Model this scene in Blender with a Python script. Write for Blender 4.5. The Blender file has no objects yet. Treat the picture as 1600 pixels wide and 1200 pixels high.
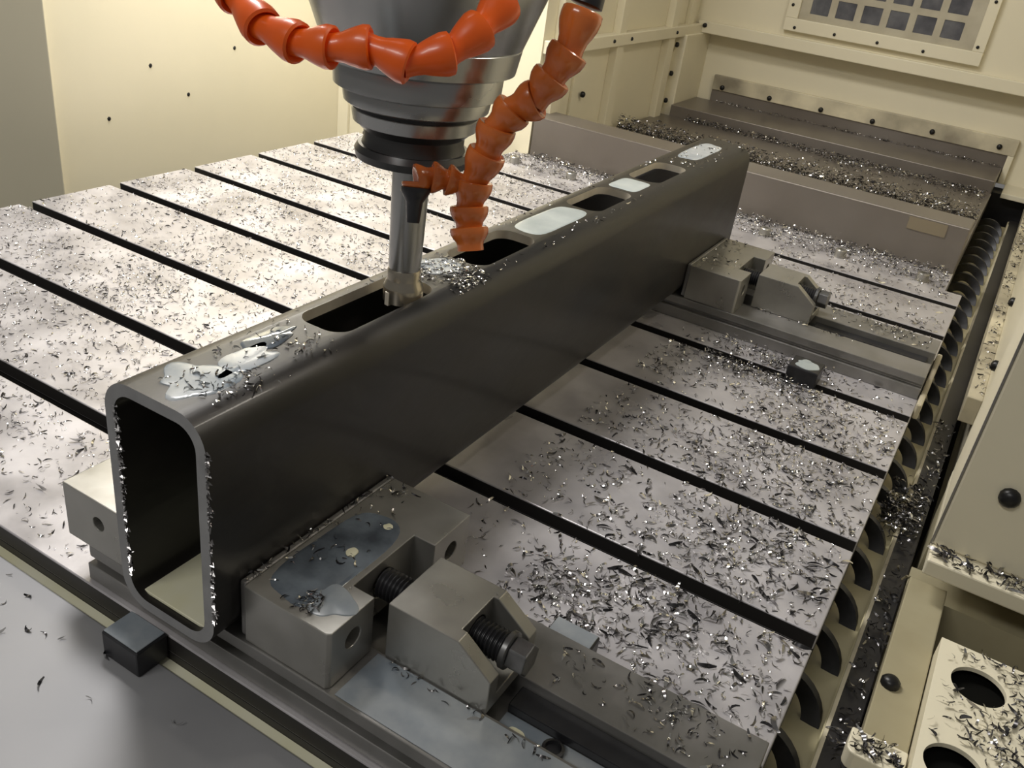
import bpy, bmesh, math, random
import numpy as np
from mathutils import Vector, Matrix

random.seed(7); rng = np.random.default_rng(7)
scene = bpy.context.scene
COL = scene.collection

# ------------------------------------------------------------------ camera, world, lights, exposure
CAM = np.array([0.38583366, -0.50599088, 0.40258479])
ROT = np.array([[0.8502, 0.5112, 0.1261], [0.3439, -0.3577, -0.8682], [-0.3987, 0.7815, -0.4799]])
FPX = 1400.25
cd = bpy.data.cameras.new('camera'); cam = bpy.data.objects.new('camera', cd); COL.objects.link(cam)
_r, _d, _f = [Vector(v).normalized() for v in ROT]
cam.matrix_world = Matrix(((_r.x, -_d.x, -_f.x, CAM[0]), (_r.y, -_d.y, -_f.y, CAM[1]), (_r.z, -_d.z, -_f.z, CAM[2]), (0, 0, 0, 1)))
cd.sensor_width = 36; cd.lens = FPX * 36 / 1600; cd.clip_start = 0.01
scene.camera = cam

world = bpy.data.worlds.new('shop_light'); scene.world = world; world.use_nodes = True
world.node_tree.nodes['Background'].inputs[0].default_value = (1.0, 0.97, 0.92, 1)
world.node_tree.nodes['Background'].inputs[1].default_value = 0.15

def area(name, loc, target, sx, sy, power, color):
    l = bpy.data.lights.new(name, 'AREA'); l.shape = 'RECTANGLE'; l.size = sx; l.size_y = sy; l.energy = power; l.color = color
    o = bpy.data.objects.new(name, l); COL.objects.link(o); o.location = loc
    o.rotation_euler = (Vector(target) - Vector(loc)).to_track_quat('-Z', 'Y').to_euler()
    return o
area('machine_lamp', (-0.52, 0.30, 1.25), (-0.15, 0.22, 0.0), 0.22, 0.6, 17.5, (1.0, 0.97, 0.94))
area('machine_lamp', (-0.62, 0.58, 0.62), (-0.74, 0.55, 0.2), 0.08, 0.30, 3.6, (1.0, 0.95, 0.85))
area('machine_lamp', (0.60, 0.42, 1.05), (0.28, 0.30, 0.0), 0.30, 0.12, 4.6, (1.0, 0.92, 0.80))
area('shop_ceiling_light', (-0.25, -1.7, 1.9), (0.1, 0.2, 0.0), 1.2, 0.3, 16.0, (1.0, 0.98, 0.94))
vs = scene.view_settings
vs.view_transform = 'Standard'; vs.look = 'None'; vs.exposure = 0.0; vs.gamma = 1.0; vs.use_curve_mapping = False

# ------------------------------------------------------------------ materials
def mat(name, col, rough=0.5, metal=0.0, col2=None, scale=20, rvar=0.0, bump=0.0, bscale=200, coat=0.0, spec=0.5, detail=6, stretch=None):
    m = bpy.data.materials.new(name); m.use_nodes = True; nt = m.node_tree; b = nt.nodes['Principled BSDF']
    b.inputs['Base Color'].default_value = (*col, 1); b.inputs['Roughness'].default_value = rough
    b.inputs['Metallic'].default_value = metal; b.inputs['Coat Weight'].default_value = coat
    b.inputs['Coat Roughness'].default_value = 0.06; b.inputs['Specular IOR Level'].default_value = spec
    tc = nt.nodes.new('ShaderNodeTexCoord'); geo = nt.nodes.new('ShaderNodeNewGeometry')
    vec = geo.outputs['Position']
    if stretch:
        mp = nt.nodes.new('ShaderNodeMapping'); mp.inputs['Scale'].default_value = stretch
        nt.links.new(vec, mp.inputs[0]); vec = mp.outputs[0]
    if col2 or rvar:
        n = nt.nodes.new('ShaderNodeTexNoise'); n.inputs['Scale'].default_value = scale; n.inputs['Detail'].default_value = detail
        nt.links.new(vec, n.inputs['Vector'])
        if col2:
            r = nt.nodes.new('ShaderNodeValToRGB'); r.color_ramp.elements[0].position = 0.33; r.color_ramp.elements[1].position = 0.67
            r.color_ramp.elements[0].color = (*col, 1); r.color_ramp.elements[1].color = (*col2, 1)
            nt.links.new(n.outputs[0], r.inputs[0]); nt.links.new(r.outputs[0], b.inputs['Base Color'])
        if rvar:
            mr = nt.nodes.new('ShaderNodeMapRange'); mr.inputs[1].default_value = 0.3; mr.inputs[2].default_value = 0.7
            mr.inputs[3].default_value = max(0.02, rough - rvar); mr.inputs[4].default_value = rough + rvar
            nt.links.new(n.outputs[0], mr.inputs[0]); nt.links.new(mr.outputs[0], b.inputs['Roughness'])
    if bump:
        n2 = nt.nodes.new('ShaderNodeTexNoise'); n2.inputs['Scale'].default_value = bscale; n2.inputs['Detail'].default_value = 4
        nt.links.new(vec, n2.inputs['Vector'])
        bp = nt.nodes.new('ShaderNodeBump'); bp.inputs['Strength'].default_value = bump; bp.inputs['Distance'].default_value = 0.002
        nt.links.new(n2.outputs[0], bp.inputs['Height']); nt.links.new(bp.outputs[0], b.inputs['Normal'])
    return m
M = {}
M['table'] = mat('wet_cast_iron', (0.36, 0.345, 0.355), 0.36, 0.35, (0.56, 0.54, 0.55), 16, 0.13, 0.10, 60)
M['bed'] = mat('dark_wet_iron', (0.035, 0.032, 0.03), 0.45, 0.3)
M['scale'] = mat('black_mill_scale', (0.008, 0.0078, 0.008), 0.42, 0.1, (0.022, 0.019, 0.016), 18, 0.08, 0.12, 90, coat=0.1, stretch=(1, 0.5, 1))
M['cut'] = mat('saw_cut_steel', (0.22, 0.22, 0.22), 0.6, 0.2, (0.28, 0.28, 0.28), 60)
M['milled'] = mat('milled_steel', (0.62, 0.56, 0.45), 0.32, 0.3, (0.74, 0.68, 0.57), 60)
M['vise'] = mat('ground_vise_steel', (0.34, 0.33, 0.30), 0.32, 0.75, (0.42, 0.41, 0.38), 30, 0.08, 0.03, 120)
M['visebase'] = mat('dull_vise_steel', (0.22, 0.215, 0.20), 0.38, 0.6, (0.30, 0.29, 0.28), 30, 0.08)
M['black'] = mat('black_oxide', (0.012, 0.012, 0.014), 0.35, 0.2, (0.03, 0.03, 0.033), 40)
M['bolt'] = mat('worn_black_bolt', (0.10, 0.10, 0.10), 0.35, 0.7, (0.2, 0.2, 0.2), 80)
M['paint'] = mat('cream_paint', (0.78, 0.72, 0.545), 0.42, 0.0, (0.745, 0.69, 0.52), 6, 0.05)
M['dirty'] = mat('dirty_cream_paint', (0.75, 0.68, 0.49), 0.45, 0.0, (0.25, 0.22, 0.16), 9)
M['cover'] = mat('cover_sheet_steel', (0.20, 0.175, 0.15), 0.36, 0.55, (0.25, 0.225, 0.20), 5, 0.06)
M['guard'] = mat('guard_sheet_steel', (0.27, 0.27, 0.28), 0.55, 0.2, (0.34, 0.34, 0.35), 7, 0.08)
M['spindle'] = mat('turned_steel', (0.36, 0.365, 0.36), 0.26, 0.9, (0.41, 0.41, 0.405), 8, 0.04)
M['spindledark'] = mat('blackened_steel', (0.07, 0.07, 0.07), 0.32, 0.7)
M['shank'] = mat('ground_tool_steel', (0.40, 0.40, 0.39), 0.28, 0.9)
M['head'] = mat('nickel_cutter', (0.42, 0.38, 0.31), 0.24, 0.9)
M['orange'] = mat('orange_plastic', (0.86, 0.125, 0.006), 0.34, 0.0, (0.80, 0.105, 0.005), 40, coat=0.2)
M['orangewet'] = mat('wet_orange_plastic', (0.66, 0.17, 0.03), 0.25, 0.0, (0.56, 0.13, 0.022), 60, coat=0.5)
M['milk'] = mat('milky_coolant', (0.80, 0.77, 0.53), 0.12, 0.0, (0.84, 0.82, 0.64), 30)
M['bluemilk'] = mat('thin_milky_coolant', (0.20, 0.235, 0.27), 0.22, 0.0, (0.40, 0.42, 0.43), 25)
M['whitemilk'] = mat('pale_coolant', (0.30, 0.345, 0.35), 0.2, 0.0, (0.42, 0.46, 0.46), 30)
M['darkmilk'] = mat('dark_oily_coolant', (0.05, 0.06, 0.075), 0.06, 0.0, (0.22, 0.26, 0.30), 28)
M['trough'] = mat('trough_paint', (0.72, 0.66, 0.42), 0.25, 0.0, (0.55, 0.48, 0.30), 10)
M['blacktrough'] = mat('black_strip', (0.010, 0.010, 0.012), 0.4, 0.0, (0.022, 0.02, 0.02), 30)
M['auger'] = mat('auger_steel', (0.05, 0.05, 0.052), 0.38, 0.6, (0.09, 0.09, 0.095), 50)
M['chipb'] = mat('bright_chip', (0.70, 0.69, 0.66), 0.16, 1.0)
M['chipm'] = mat('grey_chip', (0.30, 0.29, 0.29), 0.22, 1.0)
M['chipd'] = mat('dark_chip', (0.07, 0.068, 0.07), 0.25, 0.8)
M['glass'] = mat('smeared_glass', (0.075, 0.075, 0.085), 0.12, 0.0, (0.15, 0.15, 0.16), 30, 0.08)
M['mesh'] = mat('window_guard', (0.50, 0.46, 0.35), 0.45, 0.0, (0.40, 0.36, 0.27), 25)
M['sticker'] = mat('worn_sticker', (0.20, 0.165, 0.11), 0.6)
M['olive'] = mat('oily_shaded_paint', (0.40, 0.36, 0.235), 0.42, 0.0, (0.33, 0.29, 0.18), 14)  # oily tint with the shade of plate and recess mixed into the colour
M['holeshade'] = mat('hole_shade_black', (0.006, 0.006, 0.005), 0.95, 0.0, spec=0.05)  # flat black for the shade seen through the bracket holes
M['screw'] = mat('dark_screw', (0.02, 0.02, 0.02), 0.35, 0.5)

# ------------------------------------------------------------------ geometry helpers
ORG = {}
class G:
    def __init__(s): s.v = []; s.f = []; s.mi = []
    def add(s, v, f, mi=0):
        n = len(s.v); s.v += [tuple(map(float, p)) for p in v]; s.f += [tuple(i + n for i in q) for q in f]; s.mi += [mi] * len(f); return s
    def box(s, x0, x1, y0, y1, z0, z1):
        return s.add([(x0, y0, z0), (x1, y0, z0), (x1, y1, z0), (x0, y1, z0), (x0, y0, z1), (x1, y0, z1), (x1, y1, z1), (x0, y1, z1)],
                     [(3, 2, 1, 0), (4, 5, 6, 7), (0, 1, 5, 4), (1, 2, 6, 5), (2, 3, 7, 6), (3, 0, 4, 7)])
    def prism(s, poly, axis, a, b):
        # poly: 2-D points in the two other axes, in order; extruded along axis from a to b
        def P(u, w, t): return {0: (t, u, w), 1: (u, t, w), 2: (u, w, t)}[axis]
        n = len(poly); v = [P(u, w, a) for u, w in poly] + [P(u, w, b) for u, w in poly]
        return s.add(v, [tuple(range(n))[::-1], tuple(range(n, 2 * n))] + [(i, (i + 1) % n, n + (i + 1) % n, n + i) for i in range(n)])
    def lathe(s, prof, o=(0, 0, 0), d=(0, 0, 1), n=32, cap=True):
        # prof: (t along d, radius)
        d = Vector(d).normalized(); u = d.orthogonal().normalized(); w = d.cross(u); o = Vector(o); v = []; f = []
        for t, r in prof:
            for i in range(n):
                a = 2 * math.pi * i / n; v.append(o + d * t + (u * math.cos(a) + w * math.sin(a)) * r)
        k = len(prof)
        for j in range(k - 1):
            for i in range(n):
                i2 = (i + 1) % n; f.append((j * n + i, j * n + i2, (j + 1) * n + i2, (j + 1) * n + i))
        if cap: f += [tuple(range(n))[::-1], tuple(range((k - 1) * n, k * n))]
        return s.add(v, f)
    def build(s, name, m, parent=None, smooth=False, bevel=0.0, root=None):
        org = Vector((0, 0, 0)) if parent is None else ORG[parent.name]
        me = bpy.data.meshes.new(name); me.from_pydata([tuple(Vector(p) - org) for p in s.v], [], s.f)
        for mm in (m if isinstance(m, (list, tuple)) else [m]): me.materials.append(M[mm])
        if any(s.mi): me.polygons.foreach_set('material_index', s.mi)
        bm = bmesh.new(); bm.from_mesh(me); bmesh.ops.recalc_face_normals(bm, faces=bm.faces); bm.to_mesh(me); bm.free()
        o = bpy.data.objects.new(name, me); COL.objects.link(o); ORG[o.name] = org
        if parent is not None: o.parent = parent
        if smooth:
            me.polygons.foreach_set('use_smooth', [True] * len(me.polygons))
            me.set_sharp_from_angle(angle=math.radians(40))
        if bevel:
            b = o.modifiers.new('edge', 'BEVEL'); b.width = bevel; b.segments = 2; b.limit_method = 'ANGLE'; b.material = 0 if len(me.materials) > 1 else -1
        return o
def tag(o, label=None, cat=None, group=None, kind=None):
    for k, v in (('label', label), ('category', cat), ('group', group), ('kind', kind)):
        if v: o[k] = v
    return o
def thing(name, loc, label, cat, group=None, kind=None):
    o = bpy.data.objects.new(name, None); COL.objects.link(o); o.location = loc; o.empty_display_size = 0.02; ORG[o.name] = Vector(loc)
    return tag(o, label, cat, group, kind)
def cut(o, cutters):
    # boolean difference, baked; cutters are G objects
    tmp = []
    for g in cutters:
        c = g.build('tool_cut', 'black'); c.location = o.matrix_world.translation * 0; tmp.append(c)
        b = o.modifiers.new('cut', 'BOOLEAN'); b.operation = 'DIFFERENCE'; b.object = c; b.solver = 'EXACT'
    bpy.context.view_layer.update()
    me = bpy.data.meshes.new_from_object(o.evaluated_get(bpy.context.evaluated_depsgraph_get()))
    o.modifiers.clear(); o.data = me
    for c in tmp: bpy.data.objects.remove(c)
    return o
def at(px, py, depth):
    # a point in the room seen at pixel (px, py) of the photograph, at the given distance along the view axis
    c = np.array([(px - 800) / FPX, (py - 600) / FPX, 1.0]) * depth
    return Vector(ROT.T @ c + CAM)
def bolt(p, d, r, parent, name='bolt', m='screw'):
    return G().lathe([(-r * .3, r), (r * .5, r), (r * .85, r * .7), (r * 1.0, r * .3)], p, d, 12).build(name, m, parent, True)

# ------------------------------------------------------------------ setting: walls
def wall(name, g, label, m='paint', bevel=0):
    return tag(g.build(name, m, None, bevel=bevel), label, kind='structure')
w_left = wall('wall_left', G().box(-0.83, -0.79, 0.279, 0.93, -0.2, 1.0), 'brightly lit plain cream enclosure wall beyond the table edge')
for (y, z) in ((0.52, 0.05), (0.37, 0.03), (0.62, 0.115), (0.45, 0.10)):
    G().lathe([(0, .0035), (.001, .002)], (-0.79, y, z), (1, 0, 0), 6).build('paint_chip', 'screw', w_left)
w_front = wall('wall_front_left', G().prism([(-0.776, 0.2765), (-1.5, 0.02), (-1.5, 0.05), (-0.79, 0.2785)], 2, -0.2, 1.0), 'dim olive-shaded cream panel at the picture corner beside the bright wall', bevel=0.003)
w_ret = wall('wall_return', G().box(-0.79, -0.362, 0.892, 0.93, -0.2, 1.0), 'cream wall face behind the spindle, between the bright wall and ribbed wall')
bolt((-0.782, 0.8905, 0.035), (0, -1, 0), 0.006, w_ret)
G().box(-0.79, -0.765, 0.884, 0.892, -0.2, 1.0).build('corner_strip', 'paint', w_ret, bevel=0.001)
# ribbed side wall along the telescopic cover
w_rib = wall('wall_ribbed', G().box(-0.40, -0.362, 0.93, 1.66, -0.2, 1.0), 'ribbed cream side wall running beside the telescopic cover to the back')
for (y0, y1, dx) in ((0.93, 0.965, .012), (1.02, 1.075, .006), (1.165, 1.195, .016), (1.43, 1.465, .016), (1.545, 1.575, .010)):
    G().box(-0.362, -0.362 + dx, y0, y1, -0.02, 1.0).build('rib', 'paint', w_rib, bevel=0.001)
G().box(-0.362, -0.340, 0.895, 1.605, 0.168, 0.190).build('rail', 'paint', w_rib, bevel=0.0015)
for (y, z) in ((0.905, .179), (1.13, .179), (1.21, .179), (1.45, .179)): bolt((-0.340, y, z), (1, 0, 0), .0035, w_rib)
for (y, z) in ((1.05, .088), (1.49, .15), (1.49, .089), (1.49, .03)): bolt((-0.350, y, z), (1, 0, 0), .0055, w_rib)
# back wall: upper part stands forward as an overhang, lower part recessed
w_bu = wall('wall_back', G().box(-0.362, 0.9, 1.62, 1.98, 0.176, 1.0), 'cream back wall with the barred window above the cover')
G().box(-0.352, 0.9, 1.606, 1.62, 0.172, 0.197).build('rail', 'paint', w_bu, bevel=0.0015)
bolt((-0.335, 1.606, .188), (0, -1, 0), .005, w_bu)
w_bl = wall('wall_back_recess', G().box(-0.40, 0.9, 1.66, 1.98, -0.01, 0.1755), 'recessed lower cream back wall behind the telescopic cover')
G().box(-0.300, 0.368, 1.648, 1.66, 0.050, 0.083).build('opening_trim', 'dirty', w_bl, bevel=0.001)
G().box(0.356, 0.368, 1.648, 1.66, -0.008, 0.0498).build('opening_trim', 'paint', w_bl, bevel=0.001)
G().box(-0.300, 0.356, 1.652, 1.66, 0.00, 0.050).build('opening_plate', 'cover', w_bl)
G().box(0.372, 0.9, 1.56, 1.66, -0.018, -0.008).build('wall_ledge', 'paint', w_bl, bevel=0.001)
G().box(-0.40, 0.9, 1.60, 1.66, -0.24, -0.0185).build('recess_back', 'blacktrough', w_bl)
G().box(-0.362, -0.335, 1.505, 1.66, -0.02, 0.1715).build('corner_post', 'paint', w_bl, bevel=0.002)
for x in (-0.275, -0.16, -0.04, 0.075, 0.20, 0.335): bolt((x, 1.648, .058 + .006 * (x > .1)), (0, -1, 0), .0055, w_bl)

# barred window in the back wall
win = thing('window_1', (0.043, 1.62, 0.21), 'cream framed window with a barred guard over dark panes', 'window', kind='structure')
X0, X1, Z0, Z1 = -0.16, 0.246, 0.21, 0.46
fr = G()
for b in ((X0, X1, Z0, .236), (X0, X1, Z1 - .026, Z1), (X0, X0 + .026, .236, Z1 - .026), (X1 - .022, X1, .236, Z1 - .026)): fr.box(b[0], b[1], 1.606, 1.62, b[2], b[3])
wf = fr.build('window_frame', 'paint', win, bevel=0.0012)
for x, z in ((-.15, .262), (-.135, .218), (-.048, .219), (.042, .219), (.135, .219), (.232, .245), (-.15, .33), (.236, .33)): bolt((x, 1.606, z), (0, -1, 0), .0032, win)
gx0, gx1, gz0, gz1 = X0 + .026, X1 - .022, .236, Z1 - .026
cx0, cpx, cw = -0.112, 0.0535, 0.039; cz0, cpz, ch = 0.250, 0.047, 0.034
bars = G(); zs = [gz0] + [v for j in range(4) for v in (cz0 + j * cpz, cz0 + j * cpz + ch)] + [gz1]
for j in range(0, len(zs) - 1, 2): bars.box(gx0, gx1, 1.612, 1.617, zs[j], zs[j + 1])
xs = [gx0] + [v for i in range(6) for v in (cx0 + i * cpx, cx0 + i * cpx + cw)] + [gx1]
for j in range(1, len(zs) - 1, 2):
    for i in range(0, len(xs) - 1, 2): bars.box(xs[i], xs[i + 1], 1.612, 1.617, zs[j], zs[j + 1])
bars.build('window_guard', 'mesh', win)
for j in range(4):
    for i in range(6):
        a, b2, c, d2 = cx0 + i * cpx - .001, cx0 + i * cpx + cw + .001, cz0 + j * cpz - .001, cz0 + j * cpz + ch + .001
        r = .006; poly = []
        for (qx, qz, a0) in ((b2 - r, d2 - r, 0), (a + r, d2 - r, 90), (a + r, c + r, 180), (b2 - r, c + r, 270)):
            for t in (0, 45, 90): poly.append((qx + r * math.cos(math.radians(a0 + t)), qz + r * math.sin(math.radians(a0 + t))))
        G().prism(poly, 1, 1.6135, 1.619).build('pane', 'glass', win)

# right-hand enclosure wall, column with ledge, lower bracket
w_right = wall('wall_right', G().box(0.437, 0.60, 0.30, 1.62, -0.15, 0.75), 'beige side wall beyond the chip conveyor', bevel=0.002)
G().box(0.4215, 0.437, 0.47, 1.55, -0.03, 0.0).build('foot_ledge', 'dirty', w_right, bevel=0.001)
for (y, z) in ((0.72, 0.0345), (0.50, 0.03), (1.05, .04)): bolt((0.437, y, z), (-1, 0, 0), .006, w_right)
col = wall('wall_column', G().box(0.4285, 0.95, 0.163, 0.30, 0.0, 0.75), 'flat cream enclosure column right of the chip conveyor', bevel=0.002)
G().box(0.4285, 0.95, 0.140, 0.30, -0.014, 0.0).build('ledge', 'paint', col, bevel=0.0015)
G().box(0.4295, 0.95, 0.21, 0.30, -0.16, -0.014).build('recess_panel', 'olive', col)  # its olive carries the shade under the ledge
bolt((0.4625, 0.163, 0.062), (0, -1, 0), .0075, col)
G().box(0.4270, 0.4285, 0.1635, 0.1665, 0.0, 0.75).build('seam_strip', 'visebase', col)

# dark machine bed floor far below
wall('floor', G().box(-1.2, 1.2, -1.2, 2.1, -0.26, -0.24), 'dark machine bed floor under the table', 'bed')
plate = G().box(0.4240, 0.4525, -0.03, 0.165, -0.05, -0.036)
br0 = thing('splash_plate', (0.438, 0.06, -0.05), 'shade-toned olive flat plate with one screw beside the conveyor', 'plate')
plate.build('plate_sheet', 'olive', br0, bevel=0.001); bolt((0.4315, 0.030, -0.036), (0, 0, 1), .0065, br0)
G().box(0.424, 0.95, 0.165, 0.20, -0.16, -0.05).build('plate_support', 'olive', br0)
sb = thing('corner_bracket', (0.43, -0.04, -0.05), 'small rounded cream bracket heaped with dark chips', 'bracket')
poly = [(0.4175 + .006 * (1 - math.cos(t)), -0.052 + .006 * (1 - math.sin(t))) for t in (0, .5, 1.05, 1.57)] + [(0.452, -0.052), (0.452, -0.030), (0.4175, -0.030)]
G().prism(poly, 2, -0.044, -0.030).build('bracket_body', 'paint', sb, bevel=0.001)
blk = thing('perforated_bracket', (0.6, -0.1, -0.12), 'cream bracket with round holes, covered in dark chips', 'bracket')
bb = G().box(0.4535, 0.90, -0.50, 0.083, -0.12, -0.020).build('bracket_body', 'paint', None, bevel=0.0)
cut(bb, [G().box(.4575, .89, -.49, .079, -.13, -.0235)] + [G().lathe([(-0.02, .0175), (0.05, .0175)], (0.4815 - .006 * k, 0.0475 - .082 * k, -0.02), (0, 0, 1), 40) for k in range(4)] )
for p in bb.data.polygons: p.use_smooth = False
bb.data.materials.clear(); bb.data.materials.append(M['paint'])
for v in bb.data.vertices: v.co -= Vector((0.6, -0.1, -0.12))
bb.parent = blk; bv = bb.modifiers.new('edge', 'BEVEL'); bv.width = .0015; bv.segments = 2; bv.limit_method = 'ANGLE'; ORG[bb.name] = ORG[blk.name]

G().box(.458, .889, -.489, .078, -.034, -.030).build('hole_shade_sheet', 'holeshade', blk)  # black sheet added under the holes to stand in for their shade

# ------------------------------------------------------------------ machine table
P, W = 0.125, 0.0156
XL, XR = -0.619, 0.379
table = thing('machine_table', (-0.12, 0.25, -0.034), 'grey cast-iron machine table with parallel T-slots', 'machine table')
for k in range(-2, 7):
    y0 = -0.253 if k == -2 else k * P
    y1 = 0.800 if k == 6 else (k + 1) * P - W
    g = G(); nx = 1
    g.box(XL, XR, y0, y1, -0.013, 0.0)
    pk = g.build('table_plank', ('table', 'bed'), table, bevel=0.0009)
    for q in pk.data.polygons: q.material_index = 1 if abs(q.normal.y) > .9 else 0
    a, b = (y0 if k == -2 else y0 + .008), (y1 if k == 6 else y1 - .008)
    G().box(XL + .001, XR - .001, a, b, -0.026, -0.0132).build('plank_web', 'bed', table)
G().box(XL, XR, -0.2528, 0.80, -0.036, -0.0262).build('table_bed', 'bed', table)
ep = G().box(-0.386, 0.357, 0.8005, 0.888, -0.03, -0.001).build('end_plate', 'table', table, bevel=0.001)
for x in (-0.346, -0.237, 0.0945, 0.208, 0.323):
    G().lathe([(0, .0085), (.0105, .0085), (.0118, .0072), (.0118, .004), (.009, .0038), (.009, .0)], (x, 0.818, -0.001), (0, 0, 1), 20).build('stud', 'vise', ep, True)
G().box(XR + .0002, XR + .006, 0.392, 0.545, -0.01, 0.0075).build('edge_strip', 'dirty', table, bevel=0.002)

# sheet guard in front of the table and the coolant in the gap
gd = G().box(-0.95, 0.40, -0.95, -0.2605, -0.022, -0.016).build('front_guard', 'guard', None, bevel=0.001)
tag(gd, 'flat grey sheet guard in front of the table edge', 'guard')
tag(G().box(-0.95, 0.37, -0.2602, -0.2532, -0.030, -0.0188).build('gutter_coolant', 'milk'), 'strip of pale yellow coolant standing along the guard edge', 'coolant')

# telescopic way cover behind the table
cov = thing('telescopic_cover', (0, 1.3, -0.06), 'brown-grey sheet steel telescopic cover behind the table', 'way cover')
G().box(-0.358, 0.357, 0.8905, 0.955, -0.03, 0.067).build('cover_section', 'cover', cov, bevel=0.0015)
G().box(-0.357, 0.356, 0.955, 1.4895, -0.03, 0.0).build('cover_section', 'cover', cov, bevel=0.001)
G().box(-0.334, 0.354, 1.49, 1.6515, -0.018, 0.024).build('cover_section', 'cover', cov, bevel=0.001)
G().box(0.275, 0.328, 0.8893, 0.8903, 0.046, 0.064).build('worn_sticker', 'sticker', cov)

# ------------------------------------------------------------------ chip conveyor
AX, AZ, AR, PITCH = 0.3745, -0.068, 0.0265, 0.0582
conv = thing('chip_conveyor', (AX, 0.6, -0.1), 'spiral chip conveyor in a trough along the table end', 'conveyor')
prof = [(AX + .0305 * math.cos(t), AZ + .0305 * math.sin(t)) for t in np.linspace(math.radians(150), math.radians(383), 20)]
prof2 = [(AX + .0335 * math.cos(t), AZ + .0335 * math.sin(t)) for t in np.linspace(math.radians(383), math.radians(150), 20)]
G().prism(prof + prof2, 1, -0.6, 1.54).build('trough', 'trough', conv, True)
def ribbon(y0, turns, name):
    g = G(); n = int(turns * 28); v = []; f = []
    for i in range(n + 1):
        a = 2 * math.pi * i / 28 + .6; y = y0 + PITCH * i / 28
        for (r, dy) in ((AR, -.0034), (AR, .0034), (AR - .013, .0034), (AR - .013, -.0034)):
            v.append((AX + r * math.cos(a), y + dy, AZ + r * math.sin(a)))
    for i in range(n):
        for j in range(4):
            j2 = (j + 1) % 4; f.append((i * 4 + j, i * 4 + j2, i * 4 + 4 + j2, i * 4 + 4 + j))
    f += [(3, 2, 1, 0), (n * 4, n * 4 + 1, n * 4 + 2, n * 4 + 3)]
    g.add(v, f); return g.build(name, 'auger', conv, True)
ribbon(-0.35, 31.5, 'spiral_flight')
G().box(AX - .0285, AX + .0292, -0.6, 1.53, AZ - .012, AZ + .002).build('trough_coolant', 'trough', conv)
G().box(0.4052, 0.4235, -0.6, 1.54, -0.075, -0.052).build('side_strip', 'blacktrough', conv, bevel=0.001)
G().box(0.4035, 0.4062, -0.6, 1.50, -0.058, -0.0515).build('trough_lip', 'dirty', conv)

# ------------------------------------------------------------------ vises
VX0, VX1 = -0.0154, 0.378
def make_vise(dy, label):
    t = thing('clamping_vise', (0.18, -0.19 + dy, 0), label, 'vise')
    sec = [(-.2495, .0002), (-.2495, .0125), (-.2435, .0125), (-.2435, .0165), (-.2475, .0165), (-.2475, .025), (-.2073, .025), (-.2073, .012),
           (-.1735, .012), (-.1735, .025), (-.131, .025), (-.131, .0165), (-.135, .0165), (-.135, .0125), (-.129, .0125), (-.129, .0002)]
    G().prism([(y + dy, z) for y, z in sec], 0, VX0, VX1).build('vise_base', 'visebase', t, bevel=0.0006)
    G().box(0.25, 0.372, -.189 + dy, -.1737 + dy, .0122, .0185).build('groove_rail', 'black', t, bevel=.0006)
    for x in (0.283, 0.335):
        G().lathe([(.0002, .0062), (.004, .0062), (.0045, .0045), (.002, .004), (.002, 0)], (x, -.1975 + dy, .012), (0, 0, 1), 20).build('base_bolt', 'black', t, True)
    fj = G().box(-.033, .0362, -.248 + dy, -.116 + dy, .0252, .064).build('fixed_jaw', 'vise', t)
    org = ORG[t.name]
    def cutters(gs):
        for g in gs: g.v = [tuple(Vector(p)) for p in g.v]
        return gs
    bpy.context.view_layer.update()
    cut(fj, [G().lathe([(-.02, .0048), (.025, .0048)], (-.003, -.248 + dy, .047), (0, 1, 0), 20)])
    bev(fj, .0007); 
    G().box(-.012, .030, -.2462 + dy, -.118 + dy, .0196, .025).build('jaw_foot', 'black', t) if False else None
    mj = G().prism([(.1128, -.246 + dy), (.1695, -.246 + dy), (.1715, -.244 + dy), (.1715, -.2095 + dy), (.1567, -.2095 + dy), (.1567, -.154 + dy), (.1715, -.154 + dy), (.1715, -.116 + dy), (.1128, -.116 + dy)], 2, .0253, .064).build('sliding_jaw', 'vise', t)
    cut(mj, [G().lathe([(-.012, .0062), (.02, .0062)], (.1715, yy + dy, .048), (1, 0, 0), 20) for yy in (-.2265, -.135)] +
            [G().lathe([(-.03, .0095), (.03, .0095)], (.1567, -.182 + dy, .047), (1, 0, 0), 20)])
    bev(mj, .0006)
    G().box(.1081, .1126, -.2445 + dy, -.1165 + dy, .0262, .0645).build('jaw_plate', 'visebase', t, bevel=.0012)
    # wedge shaped screw block with an open channel between two cheeks
    y0, y1 = -.2085 + dy, -.1595 + dy
    sl = [(.180, .0253), (.2465, .0253), (.2465, .048), (.2245, .064), (.180, .064)]
    nb = G().prism(sl, 1, y0, y1).build('screw_block', 'vise', t)
    cut(nb, [G().box(.2215, .30, y0 + .009, y1 - .009, .034, .09), G().lathe([(-.05, .0098), (.05, .0098)], (.21, (y0 + y1) / 2, .050), (1, 0, 0), 24)])
    bev(nb, .0006)
    # screw
    yc = (y0 + y1) / 2; scr = [(0, .0078)]
    x = 0.0
    while x < .082: scr += [(x, .0078), (x + .0011, .0092), (x + .0014, .0092), (x + .0024, .0078)]; x += .0026
    s = G().lathe(scr, (.158, yc, .050), (1, 0, 0), 20).build('screw', 'black', t, True)
    G().lathe([(0, .0098), (.0008, .0108), (.0035, .0108), (.0042, .0098)], (.2408, yc, .050), (1, 0, 0), 28).build('washer', 'bolt', s, True)
    hexa = [(yc + .0098 * math.cos(math.radians(60 * i + 12)), .050 + .0098 * math.sin(math.radians(60 * i + 12))) for i in range(6)]
    G().prism(hexa, 0, .2452, .2560).build('hex_head', 'bolt', s, bevel=.0008)
    return t
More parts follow.
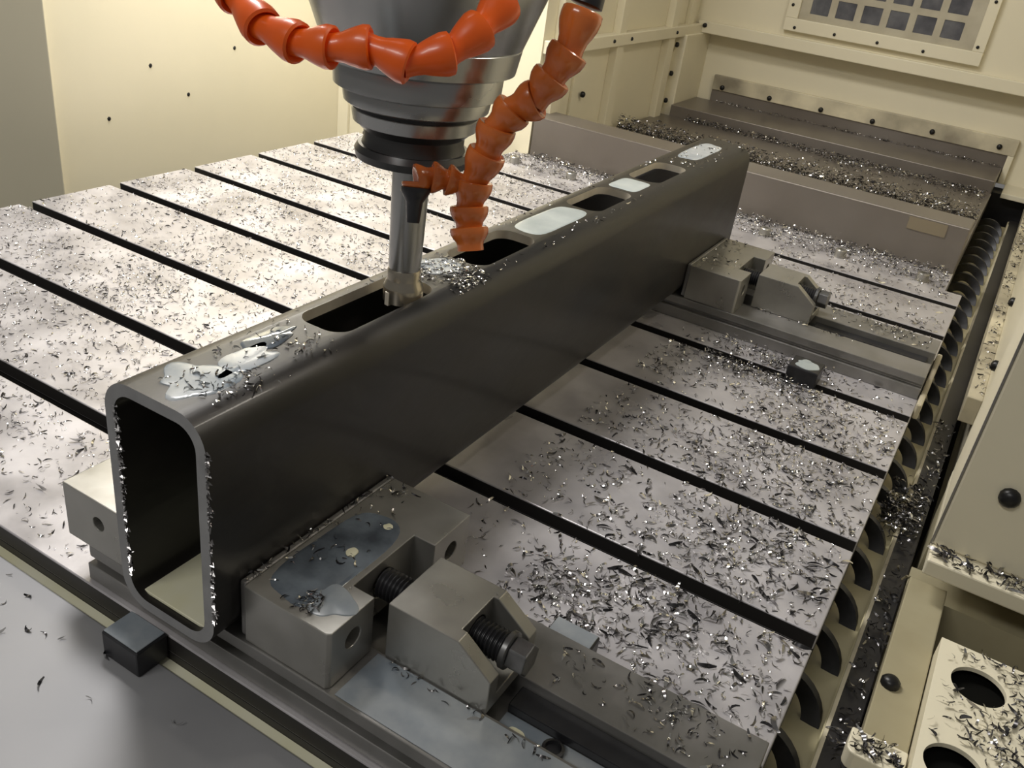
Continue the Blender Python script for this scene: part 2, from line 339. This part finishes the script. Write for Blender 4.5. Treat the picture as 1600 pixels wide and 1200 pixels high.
def bev(o, w):
    b = o.modifiers.new('edge', 'BEVEL'); b.width = w; b.segments = 2; b.limit_method = 'ANGLE'
# boolean cutters are in world space; the jaw meshes are local to the vise, so shift them around the cut
_cut0 = cut
def cut(o, cutters):
    org = ORG[o.name] if o.parent is not None else Vector((0, 0, 0))
    par = o.parent; o.parent = None
    for v in o.data.vertices: v.co += org
    _cut0(o, cutters)
    for v in o.data.vertices: v.co -= org
    m0 = o.data.materials[0]; o.data.materials.clear(); o.data.materials.append(m0)
    o.data.polygons.foreach_set('material_index', [0] * len(o.data.polygons))
    o.parent = par
    return o
make_vise(0.0, 'steel vise with wedge screw block clamping the near end of the tube')
make_vise(0.667, 'steel vise clamping the far end of the tube')

def clamp_block(x0, x1, y0, y1, z0, z1, label):
    t = G().box(x0, x1, y0, y1, z0, z1).build('clamp_block', 'black', None, bevel=.0012)
    return tag(t, label, 'clamp block', 'black clamp blocks holding the vise bases')
clamp_block(.0285, .0585, -.2752, -.2537, -.016, .0025, 'black square clamp block under the open tube end, coolant on top')
clamp_block(.2395, .2690, -.1288, -.1130, .0002, .0195, 'dark clamp block with bluish wet top behind the near vise')
clamp_block(.2545, .2855, .3555, .3865, .0002, .0185, 'black clamp block half buried in chips before the far vise')

# ------------------------------------------------------------------ rectangular tube
TX0, TX1, TZ0, TZ1, TY0, TY1 = .0368, .1078, .0252, .1705, -.263, .575
def rrect(x0, x1, z0, z1, r, n=8):
    p = []
    for (cx, cz, a0) in ((x1 - r, z1 - r, 0), (x0 + r, z1 - r, 90), (x0 + r, z0 + r, 180), (x1 - r, z0 + r, 270)):
        for i in range(n + 1):
            a = math.radians(a0 + 90 * i / n); p.append((cx + r * math.cos(a), cz + r * math.sin(a)))
    return p
T = .0068
outer, inner = rrect(TX0, TX1, TZ0, TZ1, .0185), rrect(TX0 + T, TX1 - T, TZ0 + T, TZ1 - T, .0125)
n = len(outer); g = G()
v = [(x, TY0, z) for x, z in outer] + [(x, TY0, z) for x, z in inner] + [(x, TY1, z) for x, z in outer] + [(x, TY1, z) for x, z in inner]; f = []
for i in range(n):
    j = (i + 1) % n
    f += [(i, j, n + j, n + i), (2 * n + j, 2 * n + i, 3 * n + i, 3 * n + j), (i, 2 * n + i, 2 * n + j, j), (n + j, 3 * n + j, 3 * n + i, n + i)]
g.add(v, f)
tube_root = thing('steel_tube', (.0723, .156, TZ0), 'dark rectangular steel tube with slots milled along its top', 'tube')
tube = g.build('tube_wall', 'scale', tube_root)
HOLES = [(-.150, -.052), (.000, .083), (.184, .264), (.318, .404)]
def slot_cutter(y0, y1, x0=.0565, x1=.0915):
    r = .012; p = []
    for (cx, cy, a0) in ((x1 - r, y1 - r, 0), (x0 + r, y1 - r, 90), (x0 + r, y0 + r, 180), (x1 - r, y0 + r, 270)):
        for i in range(7):
            a = math.radians(a0 + 15 * i); p.append((cx + r * math.cos(a), cy + r * math.sin(a)))
    return G().prism(p, 2, .15, .19)
cut(tube, [slot_cutter(*h) for h in HOLES])
me = tube.data; me.materials.append(M['cut']); me.materials.append(M['milled'])
for p in me.polygons:
    c = p.center + ORG[tube_root.name]; nn = p.normal
    if abs(nn.y) > .98 and (abs(c.y - TY0) < 1e-4 or abs(c.y - TY1) < 1e-4): p.material_index = 1
    elif abs(nn.z) < .2 and c.z > .1625 and TX0 + .015 < c.x < TX1 - .0125: p.material_index = 2
me.polygons.foreach_set('use_smooth', [True] * len(me.polygons)); me.set_sharp_from_angle(angle=math.radians(35))
# burrs left by the saw around the open end
bg = G()
for i in range(210):
    which = rng.random(); z = TZ0 + .02 + rng.random() * .11
    x = TX0 + T if which < .5 else TX1
    s = .0008 + .0012 * rng.random(); dx = (1 if which < .5 else 1) * (.001 + .0018 * rng.random())
    bg.add([(x - .0004, TY0 - .0006, z), (x - .0004, TY0 + s, z + s), (x - .0004, TY0 + s, z - s), (x + dx, TY0 + rng.normal() * .001, z + rng.normal() * .001)], [(0, 1, 3), (1, 2, 3), (2, 0, 3), (0, 2, 1)])
tag(bg.build('saw_burrs', 'chipm', tube_root), 'ragged bright saw burrs along the open tube edges', kind='stuff')

# ------------------------------------------------------------------ spindle with cutter
SX, SY = .0775, -.0725
sp = thing('milling_spindle', (SX, SY, .165), 'grey steel milling spindle with a long end mill in the tube slot', 'spindle')
def ring(name, prof, m, par=sp, n=64): return G().lathe([(z, r) for z, r in prof], (SX, SY, 0), (0, 0, 1), n).build(name, m, par, True)
ring('spindle_nose', [(.3105, .052), (.3115, .0545), (.3245, .0570), (.3250, .0566), (.3256, .0572), (.40, .085), (.60, .10)], 'spindle')
ring('nose_ring', [(.2965, .0455), (.2975, .0478), (.3095, .0486), (.3105, .048)], 'spindle')
ring('nose_ring', [(.2875, .0402), (.2885, .0418), (.2955, .0430), (.2965, .0425)], 'spindle')
ring('gap_ring', [(.2850, .037), (.2875, .037)], 'black')
th = ring('tool_holder', [(.2765, .0345), (.2772, .0360), (.2842, .0372), (.2850, .0365)], 'spindle')
ring('holder_groove', [(.2640, .0305), (.2668, .0295), (.2720, .0295), (.2765, .0345)], 'spindledark', th)
ring('holder_flange', [(.2555, .030), (.2562, .0335), (.2605, .0345), (.2640, .0325)], 'spindledark', th)
em = ring('end_mill_shank', [(.1865, .0098), (.1880, .0102), (.2555, .0117)], 'shank')
ring('cutter_head', [(.1640, .0112), (.1650, .0125), (.1740, .0128), (.1748, .0126), (.1785, .0110), (.1800, .0106), (.1845, .0108), (.1865, .0100)], 'head', em)
for k in range(3):
    a = math.radians(120 * k + 20); c, s = math.cos(a), math.sin(a)
    g = G(); q = [(.0105, -.0025), (.0132, -.0025), (.0132, .0010), (.0105, .0010)]
    pts = [(SX + r * c - t * s, SY + r * s + t * c) for r, t in q]
    g.prism(pts, 2, .1632, .1725).build('cutting_insert', 'milled', em, bevel=.0005)

# ------------------------------------------------------------------ coolant hoses
def segment(p, q, r, m, parent, flare=1.0, name='hose_segment'):
    p, q = Vector(p), Vector(q); L = (q - p).length; d = q - p
    prof = [(.10 * L, .55 * r), (-.06 * L, .80 * r), (-.10 * L, .93 * r), (-.06 * L, 1.0 * r * flare), (.10 * L, 1.02 * r * flare), (.30 * L, .98 * r),
            (.50 * L, .86 * r), (.66 * L, .74 * r), (.84 * L, .69 * r), (1.12 * L, .70 * r), (1.12 * L, .4 * r)]
    return G().lathe(prof, p, d, 24).build(name, m, parent, True)
def hose(pts, r, m, root, end, flare=1.0):
    for i in range(len(pts)):
        q = pts[i + 1] if i + 1 < len(pts) else end
        segment(pts[i], q, r, m, root, flare)
A = [(800, -48, .412), (784, 8, .406), (748, 48, .399), (700, 84, .394), (636, 98, .391), (575, 74, .391), (516, 74, .392), (462, 66, .396), (408, 40, .403), (368, -8, .413)]
h1 = thing('coolant_hose', at(345, -20, .41), 'bright orange segmented coolant hose sagging in front of the spindle', 'hose', 'segmented coolant hoses')
pts = [at(*a) for a in A]
# segments alternate around the lowest point: bells open towards both ends of the loop
hose(pts, .0088, 'orange', h1, at(335, -55, .422), 1.06)
B = [(910, 22, .450), (888, 82, .455), (862, 122, .460), (836, 156, .465), (802, 172, .470), (776, 200, .475), (760, 242, .482), (740, 286, .490), (733, 325, .495), (733, 358, .498)]
h2 = thing('coolant_hose', at(733, 380, .498), 'brownish-orange segmented coolant hose hanging beside the cutter with side nozzle', 'hose', 'segmented coolant hoses')
pts = [at(*a) for a in B]
hose(pts, .0106, 'orangewet', h2, at(735, 388, .500))
G().lathe([(-.012, .004), (0, .0078), (.010, .0088), (.0105, .0070)], pts[0] + (pts[0] - pts[1]) * .75, pts[1] - pts[0], 24).build('hose_fitting', 'black', h2, True)
Bp = [at(*a) for a in ((722, 287, .489), (700, 281, .487), (676, 277, .485), (652, 281, .483))]
for i in range(3): segment(Bp[i + 1], Bp[i], .0080, 'orangewet', h2, 1.06)
nz0, nz1 = at(650, 286, .4825), at(645, 348, .487)
segment(nz0, at(649, 303, .4835), .0076, 'orangewet', h2)
d = nz1 - nz0; L = d.length
G().lathe([(.10 * L, .0068), (.12 * L, .0079), (.22 * L, .0080), (.36 * L, .0062), (.48 * L, .0046), (1.0 * L, .0035), (1.0 * L, .0018), (.9 * L, .0016)], nz0, d, 24).build('nozzle', 'black', h2, True)

# ------------------------------------------------------------------ coolant puddles
def puddle(cx, cy, z, rx, ry, m, label, seed, rot=0, wob=.25, h=.0007, square=0):
    r = np.random.default_rng(seed); ph = r.random(6) * 6.28; am = wob * r.random(6) / np.arange(1, 7) ** .7
    n = 44; v = []; f = []
    for k, (s, zz) in enumerate(((1.0, 0), (.97, h * .7), (.85, h), (.0, h))):
        for i in range(n if s else 1):
            a = 2 * math.pi * i / n; q = s * (1 + sum(am[j] * math.sin((j + 1) * a + ph[j]) for j in range(6)))
            if square: q /= (abs(math.cos(a)) ** square + abs(math.sin(a)) ** square) ** (1 / square)
            x, y = rx * q * math.cos(a), ry * q * math.sin(a)
            v.append((cx + x * math.cos(rot) - y * math.sin(rot), cy + x * math.sin(rot) + y * math.cos(rot), z + zz))
    for k in range(2):
        for i in range(n): f.append((k * n + i, k * n + (i + 1) % n, (k + 1) * n + (i + 1) % n, (k + 1) * n + i))
    for i in range(n): f.append((2 * n + i, 2 * n + (i + 1) % n, 3 * n))
    f.append(tuple(range(n))[::-1])
    o = G().add(v, f).build('coolant_puddle', m, None, True)
    return tag(o, label, 'puddle', 'coolant puddles')
def slabfluid(x0, x1, y0, y1, z, m, label, h=.0006):
    return tag(G().box(x0, x1, y0, y1, z, z + h).build('coolant_puddle', m, None, bevel=.0004), label, 'puddle', 'coolant puddles')
slabfluid(TX0 + T + .004, TX1 - T - .004, TY0 + .004, TY1 - .05, TZ0 + T + .0002, 'milk', 'milky yellow coolant pooled inside the tube floor', .0022)
puddle(.072, -.240, TZ1, .017, .019, 'bluemilk', 'cloudy coolant puddle on the tube top at the sawn end', 3, 0, .5)
puddle(.078, -.212, TZ1, .009, .022, 'bluemilk', 'long streak of cloudy coolant on the tube top behind the sawn end', 4, .15, .5)
puddle(.067, -.176, TZ1, .008, .020, 'darkmilk', 'dark wet film on the tube top before the first slot', 6, 0, .3)
puddle(.0735, .134, TZ1, .0150, .043, 'whitemilk', 'pale coolant film between second and third tube slots', 7, 0, .05, .0004, 5)
puddle(.0735, .291, TZ1, .0150, .021, 'whitemilk', 'pale coolant film between third and last tube slots', 8, 0, .05, .0004, 5)
puddle(.072, .49, TZ1, .013, .050, 'bluemilk', 'thin wet film on the tube top at the far end', 9, 0, .08, .0004, 4)
puddle(.071, -.022, TZ1, .014, .017, 'bluemilk', 'grey coolant film on the tube beside the cutter', 10, 0, .2)
puddle(.1345, -.196, .064, .0185, .044, 'darkmilk', 'large dark coolant film on the near sliding jaw', 11, 0, .05, .0005, 4)
puddle(.1545, -.226, .064, .012, .012, 'bluemilk', 'milky puddle at the front corner of the near sliding jaw', 12, 0, .3)
puddle(.1395, -.190, .0648, .0032, .0042, 'milk', 'larger round cream coolant drop on the near sliding jaw', 14, 0, .1)
puddle(.1405, -.158, .064, .0030, .0030, 'milk', 'smaller round cream coolant drop on the near sliding jaw', 15, 0, .1)
slabfluid(.0295, .0575, -.2742, -.2547, .0025, 'bluemilk', 'pale blue coolant pool topping the clamp block under the tube', .0009)
slabfluid(.2405, .2680, -.1278, -.1140, .0195, 'bluemilk', 'blue-grey coolant pool topping the clamp block behind the vise', .0008)
puddle(.270, .371, .0185, .0125, .0105, 'whitemilk', 'pale coolant pool topping the clamp block among chips', 18, 0, .3)
slabfluid(.176, .30, -.2455, -.2093, .025, 'bluemilk', 'bluish coolant film flooding the front rail of the near vise')
slabfluid(.2500, .3735, -.2070, -.1892, .0121, 'bluemilk', 'blue coolant standing in the groove of the near vise')
puddle(.262, -.201, .0128, .006, .0055, 'milk', 'cream coolant drop in the vise groove near the screw block', 20, 0, .1, .0004)
puddle(.305, -.200, .0128, .006, .005, 'milk', 'cream coolant drop in the vise groove past the base bolt', 21, 0, .1, .0004)

# ------------------------------------------------------------------ metal chips
def chip_shapes(n, L0, L1, seed, wscale=1.0):
    r = np.random.default_rng(seed)
    L = L0 + (L1 - L0) * r.random(n) ** 1.8; Wd = L * (.12 + .16 * r.random(n)) * wscale
    curl = (1.0 + 2.6 * r.random(n)) * np.where(r.random(n) < .5, 1, -1)
    t = np.linspace(-.5, .5, 6)[None, :]
    Rr = L / np.abs(curl); a = t * curl[:, None]
    x = Rr[:, None] * np.sin(a) * np.sign(curl)[:, None] ; h = Rr[:, None] * (1 - np.cos(a)) * np.sign(curl)[:, None]
    tw = (r.random(n)[:, None] - .5) * 2.4 * t + (r.random(n)[:, None] - .5) * 2.2
    wt = Wd[:, None] * (1 - 1.2 * np.abs(t)) / 2
    V = np.zeros((n, 6, 2, 3))
    for s, sg in ((0, -1), (1, 1)):
        V[:, :, s, 0] = x; V[:, :, s, 1] = sg * wt * np.cos(tw); V[:, :, s, 2] = h + sg * wt * np.sin(tw)
    V = V.reshape(n, 12, 3)
    # roll about the long axis, then a random heading
    ro = (r.random(n) - .5) * 2.6; c, s = np.cos(ro), np.sin(ro)
    y, z = V[..., 1].copy(), V[..., 2].copy()
    V[..., 1] = y * c[:, None] - z * s[:, None]; V[..., 2] = y * s[:, None] + z * c[:, None]
    ya = r.random(n) * 6.283; c, s = np.cos(ya), np.sin(ya)
    x, y = V[..., 0].copy(), V[..., 1].copy()
    V[..., 0] = x * c[:, None] - y * s[:, None]; V[..., 1] = x * s[:, None] + y * c[:, None]
    V[..., 2] -= V[..., 2].min(1)[:, None]
    return V
QUADS = np.array([(2 * i, 2 * i + 1, 2 * i + 3, 2 * i + 2) for i in range(5)])
def chips(name, pos, L0, L1, seed, label, mats=('chipb', 'chipm', 'chipd'), prob=(.34, .40, .26)):
    n = len(pos)
    if n == 0: return
    V = chip_shapes(n, L0, L1, seed) + np.asarray(pos)[:, None, :]
    F = (QUADS[None] + 12 * np.arange(n)[:, None, None]).reshape(-1, 4)
    me = bpy.data.meshes.new(name)
    me.vertices.add(n * 12); me.vertices.foreach_set('co', V.reshape(-1))
    me.loops.add(len(F) * 4); me.loops.foreach_set('vertex_index', F.reshape(-1).astype(np.int32))
    me.polygons.add(len(F)); me.polygons.foreach_set('loop_start', np.arange(0, len(F) * 4, 4, dtype=np.int32))
    me.polygons.foreach_set('loop_total', np.full(len(F), 4, dtype=np.int32))
    for m in mats: me.materials.append(M[m])
    mi = np.random.default_rng(seed + 1).choice(len(mats), n, p=prob)
    me.polygons.foreach_set('material_index', np.repeat(mi, 5).astype(np.int32))
    me.polygons.foreach_set('use_smooth', np.ones(len(F), dtype=bool))
    me.update(calc_edges=True); me.validate()
    o = bpy.data.objects.new(name, me); COL.objects.link(o)
    return tag(o, label, 'metal chips', kind='stuff')
def field(n, x0, x1, y0, y1, seed, clump=.6, nc=40, rad=.03):
    r = np.random.default_rng(seed)
    n1 = int(n * clump); c = np.stack([x0 + (x1 - x0) * r.random(nc), y0 + (y1 - y0) * r.random(nc)], 1)
    a = c[r.integers(0, nc, n1)] + r.normal(size=(n1, 2)) * rad
    b = np.stack([x0 + (x1 - x0) * r.random(n - n1), y0 + (y1 - y0) * r.random(n - n1)], 1)
    p = np.concatenate([a, b]); return p[(p[:, 0] > x0) & (p[:, 0] < x1) & (p[:, 1] > y0) & (p[:, 1] < y1)]
def on_table(p):
    k = p[:, 1] % P; ok = (k < P - W - .002) & (p[:, 1] < .79) & (p[:, 1] > -.251)
    ok &= ~((p[:, 0] > .034) & (p[:, 0] < .111))
    for dy in (0, .667): ok &= ~((p[:, 0] > -.037) & (p[:, 1] > -.252 + dy) & (p[:, 1] < -.110 + dy))
    for b in ((.236, .272, -.13, -.11), (.251, .289, .352, .39)): ok &= ~((p[:, 0] > b[0]) & (p[:, 0] < b[1]) & (p[:, 1] > b[2]) & (p[:, 1] < b[3]))
    return p[ok]
def z3(p, z, h=0.0, seed=0): return np.concatenate([p, z + h * np.random.default_rng(seed).random((len(p), 1))], 1)

left = on_table(field(19000, XL + .003, .034, -.25, .79, 21, .5, 190, .035))
chips('steel_chips', z3(left, .0002), .0028, .0085, 31, 'scattered curled steel chips on the table beyond the tube', prob=(.40, .40, .20))
right = on_table(np.concatenate([field(4000, .125, XR - .004, -.12, .79, 22, .55, 60, .03), field(2200, .24, XR - .002, -.12, .36, 23, .5, 30, .03),
                                 field(260, .18, .27, -.11, -.03, 24, .8, 4, .018), field(240, .125, .20, .27, .36, 25, .8, 4, .018)]))
chips('steel_chips', z3(right, .0002), .004, .0115, 32, 'scattered curled steel chips on the table between the vises', prob=(.42, .40, .18))
pile = field(1100, .17, .30, .33, .414, 26, .85, 6, .016); pile = pile[~((pile[:, 0] > .252) & (pile[:, 0] < .288) & (pile[:, 1] > .352) & (pile[:, 1] < .389))]
pile = pile[(pile[:, 1] < .357) | (pile[:, 1] > .377)]
chips('steel_chips', z3(pile, .0002, .006, 1), .005, .011, 33, 'heap of steel chips around the clamp block before the far vise')
back = field(3400, -.383, .355, .803, .886, 27, .4, 50, .02)
chips('steel_chips', z3(back, -.0008, .001, 2), .004, .010, 34, 'dense steel chips on the plate with studs behind the slots')
# rows of chips swept along the steps of the cover
def row(n, x0, x1, yl, yr, wid, h, z, seed):
    r = np.random.default_rng(seed); t = r.random(n); u = np.clip(r.normal(size=n), -2, 2)
    return np.stack([x0 + (x1 - x0) * t, yl + (yr - yl) * t + u * wid * (.5 + t), z + h * r.random(n) * np.exp(-u * u)], 1)
chips('steel_chips', row(1300, -.355, .352, .878, .876, .006, .010, -.0008, 41), .005, .011, 35, 'row of steel chips against the cover front face')
chips('steel_chips', row(4200, -.35, .352, 1.242, 1.225, .010, .032, .0002, 42), .006, .015, 36, 'thick ridge of steel chips along the first cover step', prob=(.25, .35, .40))
r2 = row(1300, -.29, .348, 1.478, 1.462, .008, .010, .0002, 43); r2 = r2[(r2[:, 1] < 1.485)]
chips('steel_chips', r2, .006, .013, 37, 'sparse ridge of steel chips along the second cover step', prob=(.25, .35, .40))
r3 = field(600, .02, .348, 1.38, 1.47, 44, .75, 8, .02)
chips('steel_chips', z3(r3, .0002, .006, 3), .006, .013, 38, 'loose steel chips spread on the middle cover section', prob=(.25, .35, .40))
chips('steel_chips', row(420, -.28, .35, 1.645, 1.645, .002, .004, .0242, 45), .005, .010, 39, 'thin line of chips where the cover meets the back wall')
# conveyor side, wall foot, brackets
dk = (.15, .35, .50)
chips('steel_chips', z3(field(520, .4065, .4230, -.05, .5, 46, .7, 14, .03), -.052, .003, 4), .006, .013, 51, 'dark chips lying on the black conveyor side strip', prob=dk)
chips('steel_chips', np.stack([.385 + .035 * rng.random(420), .275 + .022 * rng.normal(size=420), -.052 + .012 * rng.random(420)], 1), .006, .013, 52, 'dark clump of chips bridging the conveyor trough', prob=(.08, .32, .6))
chips('steel_chips', z3(field(420, .4222, .4362, .48, 1.5, 47, .6, 25, .02), .0, .001, 5), .006, .012, 53, 'dark chips on the foot ledge of the beige wall', prob=dk)
led = field(620, .431, .62, .142, .161, 48, .6, 10, .02)
chips('steel_chips', z3(led, .0002, .003, 6), .006, .014, 54, 'dark chips strewn along the column ledge', prob=dk)
pb = field(7500, .458, .72, -.30, .079, 49, .35, 20, .03)
for k in range(4): pb = pb[(pb[:, 0] - .4815 + .006 * k) ** 2 + (pb[:, 1] - (.0475 - .082 * k)) ** 2 > .0195 ** 2]
pb = pb[rng.random(len(pb)) < np.clip((pb[:, 0] - .452) / .045, .18, 1)]
chips('steel_chips', z3(pb, -.0198, .003, 7), .005, .012, 55, 'dense dark chips covering the perforated bracket', prob=(.25, .3, .45))
chips('steel_chips', z3(field(90, .420, .450, -.050, -.032, 50, .5, 4, .01), -.0298, .003, 8), .006, .012, 56, 'dark chips heaped on the small corner bracket', prob=dk)
# on the workpiece and vises
tt = np.concatenate([field(420, .058, .102, -.047, -.002, 61, .5, 8, .008), field(160, .056, .100, -.25, -.155, 62, .6, 8, .008), field(60, .092, .100, 0, .57, 63, .3, 8, .02), field(70, .056, .092, .41, .57, 64, .5, 5, .015), field(50, .051, .057, -.2, .4, 65, .3, 8, .02)])
def tube_z(p):
    x = p[:, 0]; c = TX1 - .0185; d = np.clip(x - c, 0, .0184); c0 = TX0 + .0185; d0 = np.clip(c0 - x, 0, .0184)
    return np.concatenate([p, (TZ1 - .0185 + np.sqrt(.0185 ** 2 - np.maximum(d, d0) ** 2) + .0004)[:, None]], 1)
chips('steel_chips', tube_z(tt), .003, .008, 71, 'fine bright chips sprinkled on the tube top', prob=(.7, .2, .1))
for dy, nm in ((0, 'near'), (.667, 'far')):
    jt = np.concatenate([field(60, .114, .155, -.243 + dy, -.12 + dy, 72, .8, 7, .008)])
    rr = field(170, .26, .372, -.168 + dy, -.133 + dy, 74, .6, 8, .012)
    fr_ = field(50, .18, .30, -.215 + dy, -.2095 + dy, 75, .5, 6, .01)
    if dy == 0: jt = np.concatenate([jt, field(70, .142, .1545, -.243, -.226, 66, .8, 3, .004)])
    chips('steel_chips', z3(jt, .0644), .004, .009, 76, 'stray chips lying on top of the %s vise jaw' % nm)
    chips('steel_chips', z3(rr, .0252), .004, .010, 67, 'stray chips lying on the rear rail of the %s vise' % nm)
    chips('steel_chips', z3(fr_, .0257), .004, .009, 68, 'chips caught along the screw block foot of the %s vise' % nm)
chips('steel_chips', z3(np.concatenate([field(60, .1085, .1125, -.245, -.118, 77, .3, 5, .02), field(40, .035, .0405, -.248, -.118, 78, .3, 5, .02) * [1, 1]])[:60], .0648), .004, .008, 79, 'fine chips caught between tube and near jaw plate')

# the largest chips nearest to the lens, one object each
def single(spots, label, group, seed, L0, L1):
    r = np.random.default_rng(seed); kinds = []
    for k in range(12):
        V = chip_shapes(1, L0, L1, seed * 100 + k, 1.15)[0]
        me = bpy.data.meshes.new('metal_chip'); me.from_pydata([tuple(q) for q in V], [], [tuple(map(int, q)) for q in QUADS])
        me.materials.append(M[('chipb', 'chipm', 'chipd')[k % 3]]); me.polygons.foreach_set('use_smooth', [True] * 5); kinds.append(me)
    for x, y, z in spots:
        o = bpy.data.objects.new('metal_chip', kinds[r.integers(12)]); COL.objects.link(o); o.location = (x, y, z); o.rotation_euler = (0, 0, r.random() * 6.28)
        tag(o, label, 'metal chip', group)
nr = on_table(field(330, .165, XR - .004, -.115, .10, 81, .5, 14, .02))[:175]
single(z3(nr, .0003), 'larger curled steel chip on the table planks behind the near vise', 'larger chips behind the near vise', 5, .008, .0145)
nl = on_table(field(120, -.30, .03, -.25, -.02, 82, .4, 8, .03))[:70]
single(z3(nl, .0003), 'larger curled steel chip on the table left of the tube end', 'larger chips left of the tube end', 6, .008, .014)
gsp = [(.165, -.290), (.158, -.292), (.170, -.293), (.176, -.288), (.164, -.284), (.181, -.291), (.187, -.292), (-.01, -.285), (-.02, -.29), (-.03, -.30), (.0, -.282), (.05, -.30), (-.045, -.272), (.02, -.31), (-.05, -.285), (.03, -.276), (.12, -.31), (-.07, -.268), (.10, -.285)]
single([(x, y, -.0157) for x, y in gsp], 'dark curled chip lying on the grey sheet guard', 'chips on the sheet guard', 7, .006, .012)

# one long curl of swarf standing among the chips
def curl(c, r, th, a0, a1, pitch, lean, label):
    g = G(); n = 26; v = []; f = []
    for i in range(n + 1):
        a = math.radians(a0 + (a1 - a0) * i / n); w = th * (.35 + .65 * math.sin(math.pi * i / n))
        for k in range(5):
            b = 2 * math.pi * k / 5; rr = r + w * math.cos(b)
            v.append((c[0] + rr * math.cos(a) * math.cos(lean) , c[1] + rr * math.cos(a) * math.sin(lean) + pitch * i / n + w * math.sin(b), c[2] + r * .55 + rr * .55 * math.sin(a) + .0004))
    for i in range(n):
        for k in range(5): f.append((i * 5 + k, i * 5 + (k + 1) % 5, i * 5 + 5 + (k + 1) % 5, i * 5 + 5 + k))
    return tag(g.add(v, f).build('swarf_curl', 'chipm', None, True), label, 'metal chip')
curl((.301, -.068, .0005), .0135, .0007, 60, 300, .012, .5, 'long thin wire-like swarf curl on the plank behind the near vise')
curl((-.13, .075, .0005), .0150, .0007, 20, 160, .004, .2, 'long thin swarf curl lying on the table left of the tube')
